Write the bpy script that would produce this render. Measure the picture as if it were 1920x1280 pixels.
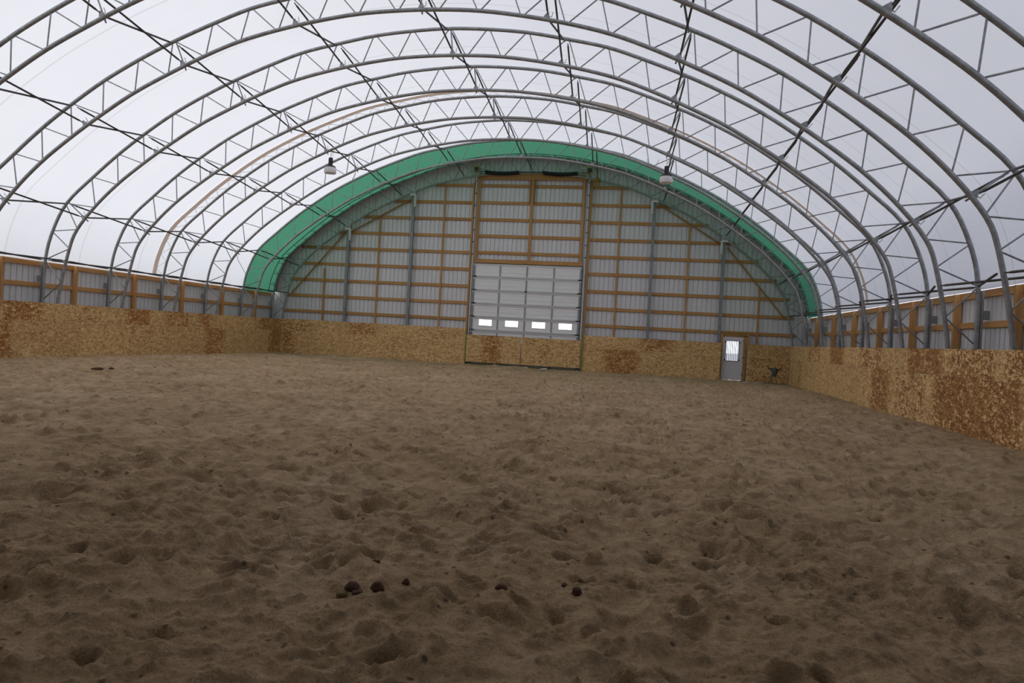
import bpy, bmesh, math, random
import numpy as np
from mathutils import Vector, Matrix

C = bpy.context.scene.collection
for o in list(bpy.data.objects):
    bpy.data.objects.remove(o)
random.seed(7)

# ------------------------------------------------------------------ camera
F_PX, YAW, PITCH, ROLL, EYE = 1376.24, -0.1834, -0.0065, 0.0552, 1.5011
cy_, sy_, cp_, sp_ = math.cos(YAW), math.sin(YAW), math.cos(PITCH), math.sin(PITCH)
fw = Vector((sy_*cp_, cy_*cp_, sp_)); rt = Vector((cy_, -sy_, 0)); up = rt.cross(fw)
r2 = rt*math.cos(ROLL) + up*math.sin(ROLL); u2 = up*math.cos(ROLL) - rt*math.sin(ROLL)
cam_d = bpy.data.cameras.new('camera')
cam_d.sensor_width = 36; cam_d.lens = F_PX/1920*36; cam_d.clip_start = 0.05; cam_d.clip_end = 600
cam = bpy.data.objects.new('camera', cam_d); C.objects.link(cam)
cam.matrix_world = Matrix(((r2.x, u2.x, -fw.x, 0), (r2.y, u2.y, -fw.y, 0), (r2.z, u2.z, -fw.z, EYE), (0, 0, 0, 1)))
bpy.context.scene.camera = cam

# ------------------------------------------------------------------ sky
SKY = 2.5
w = bpy.data.worlds.new('overcast_sky'); bpy.context.scene.world = w; w.use_nodes = True
nt = w.node_tree; nt.nodes.clear()
tc = nt.nodes.new('ShaderNodeTexCoord')
sep = nt.nodes.new('ShaderNodeSeparateXYZ')
mx = nt.nodes.new('ShaderNodeMapRange'); mx.inputs[1].default_value = -1.0; mx.inputs[2].default_value = 1.0
rmp = nt.nodes.new('ShaderNodeValToRGB')
el = rmp.color_ramp.elements; el.new(.4); el.new(.62); el.new(.82)
for e, p_, c_ in zip(el, (0, .40, .62, .82, 1), ((.64, .68, .72), (1.0, .985, 1.03), (.56, .59, .665), (.175, .198, .250), (.112, .128, .172))):
    e.position = p_; e.color = (*c_, 1)
bgn = nt.nodes.new('ShaderNodeBackground'); bgn.inputs['Strength'].default_value = SKY
wo = nt.nodes.new('ShaderNodeOutputWorld')
nt.links.new(tc.outputs['Generated'], sep.inputs[0]); nt.links.new(sep.outputs['X'], mx.inputs[0])
nt.links.new(mx.outputs[0], rmp.inputs[0]); nt.links.new(rmp.outputs[0], bgn.inputs['Color'])
nt.links.new(bgn.outputs[0], wo.inputs[0])
vs = bpy.context.scene.view_settings
vs.view_transform = 'Standard'; vs.look = 'None'; vs.gamma = 1.0; vs.use_curve_mapping = False
vs.exposure = 0.0

# ------------------------------------------------------------------ materials
def new_mat(name, col=(.5, .5, .5), rough=.6, metal=0.0):
    m = bpy.data.materials.new(name); m.use_nodes = True
    b = m.node_tree.nodes['Principled BSDF']
    b.inputs['Base Color'].default_value = (*col, 1); b.inputs['Roughness'].default_value = rough
    b.inputs['Metallic'].default_value = metal
    return m, m.node_tree, b
def N(t, kind, **kw):
    n = t.nodes.new(kind)
    for k, v in kw.items(): setattr(n, k, v)
    return n
def noise(t, vec, scale, detail=4, rough=.55):
    n = N(t, 'ShaderNodeTexNoise'); n.inputs['Scale'].default_value = scale
    n.inputs['Detail'].default_value = detail; n.inputs['Roughness'].default_value = rough
    if vec: t.links.new(vec, n.inputs['Vector'])
    return n
def ramp(t, fac, stops):
    r = N(t, 'ShaderNodeValToRGB'); cr = r.color_ramp
    while len(cr.elements) < len(stops): cr.elements.new(.5)
    for e, (p, c) in zip(cr.elements, stops):
        e.position = p; e.color = (*c, 1) if len(c) == 3 else c
    t.links.new(fac, r.inputs[0]); return r
def mixc(t, fac, a, b, mode='MIX'):
    n = N(t, 'ShaderNodeMix', data_type='RGBA', blend_type=mode)
    for s, v in ((0, fac), (6, a), (7, b)):
        if isinstance(v, (int, float)): n.inputs[s].default_value = v
        elif isinstance(v, tuple): n.inputs[s].default_value = (*v, 1)
        else: t.links.new(v, n.inputs[s])
    return n.outputs[2]
def math_n(t, op, a, b=None, c=None):
    n = N(t, 'ShaderNodeMath', operation=op)
    for i, v in enumerate((a, b, c)):
        if v is None: continue
        if isinstance(v, (int, float)): n.inputs[i].default_value = v
        else: t.links.new(v, n.inputs[i])
    return n.outputs[0]
def vscale(t, vec, s):
    n = N(t, 'ShaderNodeMapping'); n.inputs['Scale'].default_value = s
    t.links.new(vec, n.inputs[0]); return n.outputs[0]
def bump(t, b, h, dist, strength=1.0):
    n = N(t, 'ShaderNodeBump'); n.inputs['Distance'].default_value = dist; n.inputs['Strength'].default_value = strength
    t.links.new(h, n.inputs['Height']); t.links.new(n.outputs[0], b.inputs['Normal'])
def ocoord(t, offset=False):
    c = N(t, 'ShaderNodeTexCoord').outputs['Object']
    if offset:
        oi = N(t, 'ShaderNodeObjectInfo'); a = N(t, 'ShaderNodeVectorMath', operation='SCALE')
        cmb = N(t, 'ShaderNodeCombineXYZ')
        for i in range(3): t.links.new(oi.outputs['Random'], cmb.inputs[i])
        t.links.new(cmb.outputs[0], a.inputs[0]); a.inputs['Scale'].default_value = 91.7
        ad = N(t, 'ShaderNodeVectorMath', operation='ADD'); t.links.new(c, ad.inputs[0]); t.links.new(a.outputs[0], ad.inputs[1])
        return ad.outputs[0], oi.outputs['Random'], c
    return c

def fabric_mat(name, cols, seams=True):
    m = bpy.data.materials.new(name); m.use_nodes = True; t = m.node_tree; t.nodes.clear()
    c = ocoord(t)
    n1 = noise(t, vscale(t, c, (.35, .9, .35)), 1.0, 5)
    col = mixc(t, n1.outputs[0], cols[0], cols[1])
    if seams:      # welded overlap of two sheets in the middle of every bay
        sp = N(t, 'ShaderNodeSeparateXYZ'); t.links.new(c, sp.inputs[0])
        y = math_n(t, 'SUBTRACT', T0Y - BAY*0.5, sp.outputs['Y'])
        fr = math_n(t, 'PINGPONG', y, BAY*.5)
        line = math_n(t, 'LESS_THAN', fr, 0.022)
        col = mixc(t, line, col, tuple(v*.80 for v in cols[0]))
    tr = N(t, 'ShaderNodeBsdfTranslucent'); df = N(t, 'ShaderNodeBsdfDiffuse')
    t.links.new(col, tr.inputs[0]); t.links.new(col, df.inputs[0])
    n2 = noise(t, vscale(t, c, (1.2, 2.5, 1.2)), 1.3, 6, .6)
    bp = N(t, 'ShaderNodeBump'); bp.inputs['Distance'].default_value = .03; bp.inputs['Strength'].default_value = .35
    t.links.new(n2.outputs[0], bp.inputs['Height'])
    t.links.new(bp.outputs[0], tr.inputs['Normal']); t.links.new(bp.outputs[0], df.inputs['Normal'])
    mx = N(t, 'ShaderNodeMixShader'); mx.inputs[0].default_value = .45
    t.links.new(tr.outputs[0], mx.inputs[1]); t.links.new(df.outputs[0], mx.inputs[2])
    out = N(t, 'ShaderNodeOutputMaterial'); t.links.new(mx.outputs[0], out.inputs[0])
    return m

BAY = 3.048; T0Y = 36.4836
def TY(k): return T0Y - BAY*k
XC = -6.34

M = {}
M['fabric'] = fabric_mat('white_tarpaulin', ((.80, .80, .815), (.74, .745, .765)))
M['green'] = fabric_mat('green_tarpaulin', ((.072, .25, .15), (.062, .23, .135)), False)

m, t, b = new_mat('galvanised_steel', (.3, .31, .31), .42, .55)
c = ocoord(t); n1 = noise(t, c, 9, 5); n2 = noise(t, c, 45, 2)
r = ramp(t, n1.outputs[0], [(.3, (.25, .26, .26)), (.6, (.36, .37, .375)), (.75, (.46, .47, .47))])
t.links.new(r.outputs[0], b.inputs['Base Color']); M['steel'] = m
rr = ramp(t, n2.outputs[0], [(.3, (.35,)*3), (.7, (.55,)*3)]); t.links.new(rr.outputs[0], b.inputs['Roughness'])

m, t, b = new_mat('dark_steel', (.085, .08, .075), .5, .35); M['dark_steel'] = m
m, t, b = new_mat('post_steel', (.23, .235, .24), .5, .3)
n1 = noise(t, ocoord(t), 3, 5); r = ramp(t, n1.outputs[0], [(.3, (.19, .20, .205)), (.7, (.28, .29, .30))])
t.links.new(r.outputs[0], b.inputs['Base Color']); M['post'] = m

m, t, b = new_mat('grey_sheet_metal', (.42, .43, .46), .5, .15)
c = ocoord(t); n1 = noise(t, vscale(t, c, (4, 4, .5)), 1, 5)
r = ramp(t, n1.outputs[0], [(.3, (.65, .65, .67)), (.7, (.70, .70, .715))]); t.links.new(r.outputs[0], b.inputs['Base Color'])
M['sheet'] = m

def wood(name, c1, c2, c3):
    m, t, b = new_mat(name, c1, .75)
    v, rnd, c = ocoord(t, True)
    g = noise(t, vscale(t, v, (.8, 22, 22)), 1.0, 6, .6)
    r = ramp(t, g.outputs[0], [(.3, c1), (.52, c2), (.75, c3)])
    k = N(t, 'ShaderNodeTexVoronoi'); k.inputs['Scale'].default_value = 1.0
    t.links.new(vscale(t, v, (1.1, 7, 7)), k.inputs['Vector'])
    kr = ramp(t, k.outputs['Distance'], [(.0, (1, 1, 1)), (.1, (0, 0, 0))])
    col = mixc(t, kr.outputs[0], r.outputs[0], tuple(x*.35 for x in c1))
    tint = ramp(t, rnd, [(0, (.86, .86, .86)), (.5, (1, 1, 1)), (1, (1.0, .93, .82))])
    col = mixc(t, 1.0, col, tint.outputs[0], 'MULTIPLY')
    t.links.new(col, b.inputs['Base Color']); bump(t, b, g.outputs[0], .003, .5)
    return m
M['wood'] = wood('orange_pine_timber', (.37, .172, .055), (.50, .265, .092), (.57, .335, .135))
M['wood_dark'] = wood('yellowed_pine_timber', (.24, .12, .035), (.33, .18, .055), (.40, .23, .08))

# oriented strand board; st_* are each sheet's own stained patch (centre, half width, strength)
m, t, b = new_mat('oriented_strand_board', (.5, .3, .15), .8)
v, rnd, c = ocoord(t, True)
warp = noise(t, v, 9, 3)
wv = N(t, 'ShaderNodeVectorMath', operation='MULTIPLY_ADD'); t.links.new(warp.outputs['Color'], wv.inputs[0])
wv.inputs[1].default_value = (.08, .08, .08); t.links.new(v, wv.inputs[2])
def flakes(scale, off):
    mp = N(t, 'ShaderNodeMapping'); mp.inputs['Scale'].default_value = scale; mp.inputs['Location'].default_value = off
    t.links.new(wv.outputs[0], mp.inputs[0])
    vo = N(t, 'ShaderNodeTexVoronoi'); vo.inputs['Scale'].default_value = 1; t.links.new(mp.outputs[0], vo.inputs['Vector'])
    s = N(t, 'ShaderNodeSeparateColor'); t.links.new(vo.outputs['Color'], s.inputs[0]); return s.outputs[0]
f1 = flakes((14, 30, 42), (0, 0, 0)); f2 = flakes((34, 30, 15), (5.3, 1, 2)); f3 = flakes((7, 20, 13), (1.3, 4, 7))
ff = math_n(t, 'ADD', math_n(t, 'MULTIPLY', f1, .45), math_n(t, 'MULTIPLY', f2, .3)); ff = math_n(t, 'ADD', ff, math_n(t, 'MULTIPLY', f3, .25))
base = ramp(t, ff, [(.18, (.30, .155, .05)), (.38, (.50, .30, .118)), (.60, (.64, .41, .175)), (.80, (.80, .57, .29))])
stain = ramp(t, ff, [(.2, (.20, .078, .018)), (.5, (.37, .165, .042)), (.82, (.54, .30, .10))])
sx = N(t, 'ShaderNodeSeparateXYZ'); t.links.new(c, sx.inputs[0])
at = []
for nm in ('st_c', 'st_w', 'st_s', 'tone'):
    a = N(t, 'ShaderNodeAttribute', attribute_type='OBJECT', attribute_name=nm); at.append(a.outputs['Fac'])
d = math_n(t, 'ABSOLUTE', math_n(t, 'SUBTRACT', sx.outputs['X'], at[0]))
wob = noise(t, v, 2.2, 6, .7); fine = noise(t, v, 11, 4, .7)
edge = math_n(t, 'ADD', d, math_n(t, 'MULTIPLY', math_n(t, 'SUBTRACT', wob.outputs[0], .5), .5))
band = N(t, 'ShaderNodeMapRange'); t.links.new(math_n(t, 'SUBTRACT', edge, at[1]), band.inputs[0])
band.inputs[1].default_value = -.30; band.inputs[2].default_value = .12; band.inputs[3].default_value = 1; band.inputs[4].default_value = 0
patch = math_n(t, 'MULTIPLY', math_n(t, 'ADD', wob.outputs[0], math_n(t, 'MULTIPLY', fine.outputs[0], .9)), 1.0)
th = math_n(t, 'SUBTRACT', 1.42, math_n(t, 'MULTIPLY', at[2], .66))
pm = math_n(t, 'MULTIPLY', math_n(t, 'SUBTRACT', math_n(t, 'ADD', patch, math_n(t, 'MULTIPLY', math_n(t, 'SUBTRACT', .72, ff), .75)), th), 7.0)
pm = N(t, 'ShaderNodeClamp'); pmi = t.nodes[-1]
t.links.new(math_n(t, 'MULTIPLY', math_n(t, 'SUBTRACT', math_n(t, 'ADD', patch, math_n(t, 'MULTIPLY', math_n(t, 'SUBTRACT', .72, ff), .75)), th), 6.0), pm.inputs[0])
mask = math_n(t, 'MULTIPLY', math_n(t, 'MULTIPLY', band.outputs[0], pm.outputs[0]), math_n(t, 'MINIMUM', math_n(t, 'MULTIPLY', at[2], 3.0), 1.0))
tn = N(t, 'ShaderNodeVectorMath', operation='SCALE'); t.links.new(base.outputs[0], tn.inputs[0]); t.links.new(at[3], tn.inputs['Scale'])
speck = ramp(t, noise(t, vscale(t, v, (26, 20, 50)), 1, 3, .7).outputs[0], [(.60, (0, 0, 0)), (.70, (.55, .55, .55))])
cc = mixc(t, speck.outputs[0], tn.outputs[0], (.20, .085, .03))
col = mixc(t, mask, cc, stain.outputs[0])
t.links.new(col, b.inputs['Base Color']); bump(t, b, ff, .004, .5)
M['osb'] = m

# sand
m, t, b = new_mat('brown_arena_sand', (.25, .19, .14), .95)
b.inputs['Specular IOR Level'].default_value = .12
c = ocoord(t)
n1 = noise(t, c, .55, 6, .6); n2 = noise(t, c, 5.0, 6, .65); n3 = noise(t, c, 70, 3, .7)
r1 = ramp(t, n1.outputs[0], [(.30, (.345, .240, .135)), (.5, (.43, .303, .175)), (.70, (.495, .366, .23))])
r2_ = ramp(t, n2.outputs[0], [(.28, (.52, .50, .47)), (.48, (.90, .89, .88)), (.70, (1.15, 1.14, 1.14))])
r3 = ramp(t, n3.outputs[0], [(.3, (.70, .70, .70)), (.5, (1, 1, 1)), (.68, (1.22, 1.2, 1.18))])
col = mixc(t, 1.0, r1.outputs[0], r2_.outputs[0], 'MULTIPLY'); col = mixc(t, 1.0, col, r3.outputs[0], 'MULTIPLY')
vo = N(t, 'ShaderNodeTexVoronoi'); vo.inputs['Scale'].default_value = 9.0; vo.inputs['Randomness'].default_value = 1.0
t.links.new(c, vo.inputs['Vector'])
clod = ramp(t, vo.outputs['Distance'], [(.10, (1, 1, 1)), (.20, (0, 0, 0))])
sc_ = N(t, 'ShaderNodeSeparateColor'); t.links.new(vo.outputs['Color'], sc_.inputs[0])
sel = math_n(t, 'GREATER_THAN', sc_.outputs[0], .66)
col = mixc(t, math_n(t, 'MULTIPLY', math_n(t, 'MULTIPLY', clod.outputs[0], sel), .75), col, (.055, .038, .02))
t.links.new(col, b.inputs['Base Color'])
nb = noise(t, c, 32, 6, .75); bsum = math_n(t, 'ADD', nb.outputs[0], math_n(t, 'MULTIPLY', n2.outputs[0], 1.2))
bump(t, b, bsum, .024, 1.0)
M['sand'] = m

m, t, b = new_mat('white_door_skin', (.84, .84, .85), .45); M['door_skin'] = m
m, t, b = new_mat('door_frame_steel', (.30, .31, .32), .45, .3); M['door_steel'] = m
m, t, b = new_mat('bright_track_steel', (.80, .80, .80), .45, .2); M['bright'] = m
m, t, b = new_mat('black_metal', (.012, .012, .014), .5); M['black'] = m
m, t, b = new_mat('brass', (.5, .4, .2), .4, .6); M['brass'] = m
m, t, b = new_mat('painted_door', (.62, .62, .625), .5); M['pdoor'] = m
m, t, b = new_mat('white_blind', (.85, .87, .9), .6); M['blind'] = m
m, t, b = new_mat('white_lamp_shade', (.92, .91, .91), .45); b.inputs['Transmission Weight'].default_value = .25; M['shade'] = m
M['webbing'] = fabric_mat('beige_webbing', ((.88, .80, .72), (.84, .75, .67)), False)
m, t, b = new_mat('white_rope', (.7, .7, .68), .8); M['rope'] = m
m, t, b = new_mat('tan_cord', (.45, .38, .2), .8); M['cord'] = m
m, t, b = new_mat('green_treated_timber', (.23, .24, .07), .8); M['treated'] = m
m, t, b = new_mat('patch_white', (.85, .87, .9), .8); M['patch_white'] = m
m, t, b = new_mat('trampled_snow', (.38, .39, .41), .8); M['field'] = m
m, t, b = new_mat('dark_dung', (.060, .022, .007), .9)
n1 = noise(t, ocoord(t), 60, 5); bump(t, b, n1.outputs[0], .006); M['dung'] = m
m, t, b = new_mat('ochre_dung', (.12, .07, .022), .9)
n1 = noise(t, ocoord(t), 60, 5); bump(t, b, n1.outputs[0], .006); M['dung2'] = m
m, t, b = new_mat('dummy_green', (.045, .055, .035), .6); M['dummy'] = m
m = bpy.data.materials.new('window_glass'); m.use_nodes = True; t = m.node_tree; t.nodes.clear()
tp = N(t, 'ShaderNodeBsdfTransparent'); gl = N(t, 'ShaderNodeBsdfGlossy'); gl.inputs['Roughness'].default_value = .05
mxs = N(t, 'ShaderNodeMixShader'); mxs.inputs[0].default_value = .06
t.links.new(tp.outputs[0], mxs.inputs[1]); t.links.new(gl.outputs[0], mxs.inputs[2])
t.links.new(mxs.outputs[0], N(t, 'ShaderNodeOutputMaterial').inputs[0]); M['glass'] = m

# ------------------------------------------------------------------ helpers
class MB:
    def __init__(s): s.v = []; s.f = []; s.sm = []
    def box(s, x0, x1, y0, y1, z0, z1):
        b = len(s.v); s.v += [(x, y, z) for x in (x0, x1) for y in (y0, y1) for z in (z0, z1)]
        for q in ((0, 1, 3, 2), (4, 6, 7, 5), (0, 4, 5, 1), (2, 3, 7, 6), (0, 2, 6, 4), (1, 5, 7, 3)):
            s.f.append(tuple(b+i for i in q)); s.sm.append(False)
        return s
    def tube(s, pts, r, n=8, cap=True, sq=None):
        pts = [Vector(p) for p in pts]; m = len(pts); b0 = len(s.v)
        rad = r if isinstance(r, (list, tuple)) else [r]*m
        prev = None
        for i, p in enumerate(pts):
            d = (pts[min(i+1, m-1)] - pts[max(i-1, 0)]).normalized()
            if prev is None:
                a = Vector((0, 1, 0)) if abs(d.y) < .8 else Vector((0, 0, 1))
                u = (a - d*a.dot(d)).normalized()
            else: u = (prev - d*prev.dot(d)).normalized()
            prev = u; v = d.cross(u)
            for k in range(n):
                a = 2*math.pi*k/n
                s.v.append(tuple(p + (u*math.cos(a) + v*math.sin(a))*rad[i]))
        for i in range(m-1):
            for k in range(n):
                k2 = (k+1) % n
                s.f.append((b0+i*n+k, b0+i*n+k2, b0+(i+1)*n+k2, b0+(i+1)*n+k)); s.sm.append(True)
        if cap:
            s.f.append(tuple(b0+k for k in reversed(range(n)))); s.sm.append(False)
            s.f.append(tuple(b0+(m-1)*n+k for k in range(n))); s.sm.append(False)
        return s
    def poly_prism(s, pts, y0, y1):      # outline in xz, extruded along y
        b = len(s.v); n = len(pts)
        s.v += [(x, y0, z) for x, z in pts] + [(x, y1, z) for x, z in pts]
        s.f.append(tuple(b+i for i in range(n))); s.f.append(tuple(b+n+i for i in reversed(range(n)))); s.sm += [False]*2
        for i in range(n):
            j = (i+1) % n; s.f.append((b+i, b+n+i, b+n+j, b+j)); s.sm.append(False)
        return s
    def mesh(s, name, mat):
        me = bpy.data.meshes.new(name); me.from_pydata(s.v, [], s.f)
        me.polygons.foreach_set('use_smooth', s.sm)
        bm = bmesh.new(); bm.from_mesh(me); bmesh.ops.recalc_face_normals(bm, faces=bm.faces); bm.to_mesh(me); bm.free()
        me.materials.append(M[mat] if isinstance(mat, str) else mat); return me
    def build(s, name, mat, parent=None, loc=None):
        return put(name, s.mesh(name, mat), parent, loc)
def put(name, me, parent=None, loc=None):
    o = bpy.data.objects.new(name, me); C.objects.link(o)
    if parent: o.parent = parent
    if loc is not None: o.location = loc
    return o
def tag(o, label, cat, group=None):
    o['label'] = label; o['category'] = cat
    if group: o['group'] = group
    return o
def thing(name, label, cat, loc=(0, 0, 0), group=None):
    o = bpy.data.objects.new(name, None); C.objects.link(o); o.location = loc; o.empty_display_size = .2
    return tag(o, label, cat, group)
def struct(o): o['kind'] = 'structure'; return o
def board(name, p0, p1, w, th, mat='wood', parent=None, roll=0.0, bevel=True):
    """plank with its length on local X; w is its face height, th its thickness (local Y)."""
    p0 = Vector(p0); p1 = Vector(p1); d = p1-p0; L = d.length
    e = .006 if bevel else 0
    pts = [(-w/2, -th/2+e), (-w/2+e, -th/2), (w/2-e, -th/2), (w/2, -th/2+e), (w/2, th/2-e), (w/2-e, th/2), (-w/2+e, th/2), (-w/2, th/2-e)]
    mb = MB(); n = len(pts)
    mb.v = [(0, y, z) for z, y in pts] + [(L, y, z) for z, y in pts]
    mb.f = [tuple(range(n)), tuple(reversed(range(n, 2*n)))] + [(i, n+i, n+(i+1) % n, (i+1) % n) for i in range(n)]
    mb.sm = [False]*len(mb.f)
    o = mb.build(name, mat, parent)
    x = d.normalized(); y = Vector((0, 1, 0))
    if abs(x.y) > .9: y = Vector((1, 0, 0))
    z = x.cross(y).normalized(); y = z.cross(x)
    o.matrix_world = Matrix(((x.x, y.x, z.x, p0.x), (x.y, y.y, z.y, p0.y), (x.z, y.z, z.z, p0.z), (0, 0, 0, 1)))
    return o
ORD = ['first', 'second', 'third', 'fourth', 'fifth', 'sixth', 'seventh', 'eighth', 'ninth', 'tenth', 'eleventh', 'twelfth',
       'thirteenth', 'fourteenth', 'fifteenth', 'sixteenth', 'seventeenth']

# ------------------------------------------------------------------ arch profile (offset from the ridge, height)
TOPS = [(0, 10.61), (1.17, 10.56), (2.36, 10.44), (3.545, 10.22), (4.70, 9.97), (5.77, 9.6), (6.96, 9.13), (8.0, 8.65), (9.07, 8.08),
        (10.09, 7.42), (11.01, 6.75), (11.92, 5.99), (12.86, 5.12), (13.34, 4.2), (13.57, 3.26), (13.6, 1.93), (13.6, .75)]
BOTS = [(.55, 9.80), (1.64, 9.74), (2.77, 9.585), (3.91, 9.365), (5.01, 9.08), (6.03, 8.70), (7.15, 8.2), (8.16, 7.70), (9.14, 7.10),
        (10.1, 6.45), (11.02, 5.75), (11.83, 4.98), (12.44, 4.22), (12.69, 3.56), (12.93, 2.42), (13.10, 1.3)]
def spline(P, n=8):
    P = [np.array(p, float) for p in P]; out = []
    for i in range(len(P)-1):
        p0 = P[i-1] if i else 2*P[0]-P[1]; p3 = P[i+2] if i+2 < len(P) else 2*P[-1]-P[-2]
        p1, p2 = P[i], P[i+1]
        for k in range(n):
            s = k/n
            out.append(.5*(2*p1 + (p2-p0)*s + (2*p0-5*p1+4*p2-p3)*s*s + (3*p1-p0-3*p2+p3)*s**3))
    out.append(P[-1]); return [tuple(p) for p in out]
def mirror(P): return [(-x, z) for x, z in reversed(P) if x > 1e-6]
OUT_FULL = spline(mirror(TOPS+[(13.6, -.1)]) + TOPS + [(13.6, -.1)], 4)
IN_FULL = spline(mirror(BOTS+[(13.33, -.1)]) + BOTS + [(13.33, -.1)], 4)
_ox = np.array([p for p in OUT_FULL if p[1] > 2.9])
def roof_z(off):  # outer chord height over an offset
    a = abs(off); half = _ox[_ox[:, 0] >= -1e-6]
    return float(np.interp(a, half[:, 0], half[:, 1]))

# ------------------------------------------------------------------ shell
def offset_curve(P, d):
    out = []
    for i, p in enumerate(P):
        a = P[max(i-1, 0)]; b = P[min(i+1, len(P)-1)]
        t_ = np.array([b[0]-a[0], b[1]-a[1]]); t_ = t_/np.linalg.norm(t_)
        out.append((p[0]-t_[1]*d, p[1]+t_[0]*d))
    return out
def roof_strip(name, mat, y0, y1, ny, d=.062):
    P = [p for p in offset_curve(OUT_FULL, d) if p[1] > 3.16]
    P = [(P[0][0]-.03, 3.14)]+P+[(P[-1][0]+.03, 3.14)]
    mb = MB(); n = len(P)
    for j in range(ny+1):
        y = y0+(y1-y0)*j/ny; mb.v += [(XC+x, y, z) for x, z in P]
    for j in range(ny):
        for i in range(n-1):
            mb.f.append((j*n+i, j*n+i+1, (j+1)*n+i+1, (j+1)*n+i)); mb.sm.append(True)
    return mb.build(name, mat)
REAR = -.62  # unseen near end, set close behind the camera so it darkens the foreground
struct(roof_strip('ceiling', 'fabric', 3.9, TY(1), 10))
struct(roof_strip('trim_5', 'sheet', REAR, 3.9, 2))  # opaque roof strip added out of view overhead to shade the near sand
g = roof_strip('canopy_band', 'green', TY(1), T0Y+.02, 2)
tag(g, 'green fabric band of the roof arching over the last bay against the far end wall', 'canopy')

WALL_Y = T0Y+.36
def ribbed(x_at, length, ztop, ribw=.04, pitch=.2286, depth=.035):
    """profile positions along the wall: flat, groove, flat ..."""
    out = []; s = 0
    while s < length:
        out += [(s, 0), (s+ribw*.25, depth), (s+ribw*.75, depth), (s+ribw, 0)]
        s += pitch
    out.append((length, 0)); return [(a, d) for a, d in out if a <= length+1e-6]
def end_sheet(name, x0, x1, z0f, z1f, y, outward=1):
    mb = MB(); pr = ribbed(None, x1-x0, None)
    for s, d in pr:
        x = x0+s; mb.v += [(x, y+outward*d, z0f(x)), (x, y+outward*d, z1f(x))]
    for i in range(len(pr)-1): mb.f.append((2*i, 2*i+2, 2*i+3, 2*i+1)); mb.sm.append(False)
    return mb, len(pr)
def top_f(x): return roof_z(max(abs(x-XC)-.3, 0))+.12
GX0, GX1, GZ = -8.95, -3.51, 5.11        # big door opening
DX0, DX1, DZ = 3.56, 4.42, 2.04         # small door opening
mb = MB()
for (a, b_, z0) in ((XC-13.86, GX0, 0), (GX0, GX1, GZ), (GX1, DX0, 0), (DX0, DX1, DZ), (DX1, XC+13.86, 0)):
    q, n = end_sheet('', a, b_, lambda x, z0=z0: z0-.1 if z0 == 0 else z0, top_f, WALL_Y)
    o = len(mb.v); mb.v += q.v; mb.f += [tuple(i+o for i in f) for f in q.f]; mb.sm += q.sm
struct(mb.build('wall_back', 'sheet'))
q, n = end_sheet('', XC-13.86, XC+13.86, lambda x: -.1, top_f, REAR, -1)
struct(q.build('wall_front', 'sheet'))
def side_wall(name, x, sgn):
    mb = MB(); pr = ribbed(None, WALL_Y-REAR, None)
    for s, d in pr: mb.v += [(x+sgn*d, REAR+s, -.1), (x+sgn*d, REAR+s, 3.16)]
    for i in range(len(pr)-1): mb.f.append((2*i, 2*i+2, 2*i+3, 2*i+1)); mb.sm.append(False)
    return struct(mb.build(name, 'sheet'))
side_wall('wall_left', XC-13.86, -1); side_wall('wall_right', XC+13.86, 1)

# snowy field outside
mb = MB(); mb.v = [(-250, -200, -.3), (250, -200, -.3), (250, 300, -.3), (-250, 300, -.3)]; mb.f = [(0, 1, 2, 3)]; mb.sm = [False]
o = mb.build('snow_field', 'field'); struct(o)

# ------------------------------------------------------------------ sand floor with hoof prints
rng = np.random.default_rng(11)
def lattice(seed, nx=257, ny=257): return np.random.default_rng(seed).random((nx, ny))
def vnoise(X, Y, sc, seed):
    L = lattice(seed); x = X*sc+1000.3; y = Y*sc+1000.7
    xi = np.floor(x).astype(int); yi = np.floor(y).astype(int); fx = x-xi; fy = y-yi
    fx = fx*fx*fx*(fx*(fx*6-15)+10); fy = fy*fy*fy*(fy*(fy*6-15)+10)
    a = L[xi % 257, yi % 257]; b = L[(xi+1) % 257, yi % 257]; c_ = L[xi % 257, (yi+1) % 257]; d_ = L[(xi+1) % 257, (yi+1) % 257]
    return (a*(1-fx)+b*fx)*(1-fy)+(c_*(1-fx)+d_*fx)*fy - .5
xs = [-3.2]
while xs[-1] < 3.0: xs.append(xs[-1]+.016)
st = .016
while xs[-1] < 6.62: st = min(st*1.03, .05); xs.append(xs[-1]+st)
left = []; st = .016; x = -3.2
while x > -19.3: st = min(st*1.02, .055); x -= st; left.append(x)
xs = np.array(left[::-1]+xs)
ys = [-.6]
while ys[-1] < 1.2: ys.append(ys[-1]+.12)
while ys[-1] < 36.25: ys.append(ys[-1]+min(.065, max(.013, ys[-1]**2/1500)))
ys += [36.4, 36.85]; ys = np.array(ys)
Xg, Yg = np.meshgrid(xs, ys, indexing='ij')
wx = vnoise(Xg, Yg, 1.6, 21)*.25; wy = vnoise(Xg, Yg, 1.6, 22)*.25
H = vnoise(Xg+wx, Yg+wy, .35, 1)*.07 + vnoise(Xg+wx, Yg+wy, 1.5, 2)*.085
rd = 1-2*np.abs(vnoise(Xg+wx, Yg+wy, 2.6, 3)); H += (rd-.6)*.060; rd2 = 1-2*np.abs(vnoise(Xg+wx, Yg-wy, 5.2, 9)); H += (rd2-.6)*.022
H += vnoise(Xg, Yg, 5.5, 4)*.034 + vnoise(Xg, Yg, 13, 5)*.026*(.4+1.2*(vnoise(Xg, Yg, .9, 31)+.5)) + vnoise(Xg, Yg, 33, 6)*.018*(.3+1.4*(vnoise(Xg, Yg, 1.1, 32)+.5))
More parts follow.
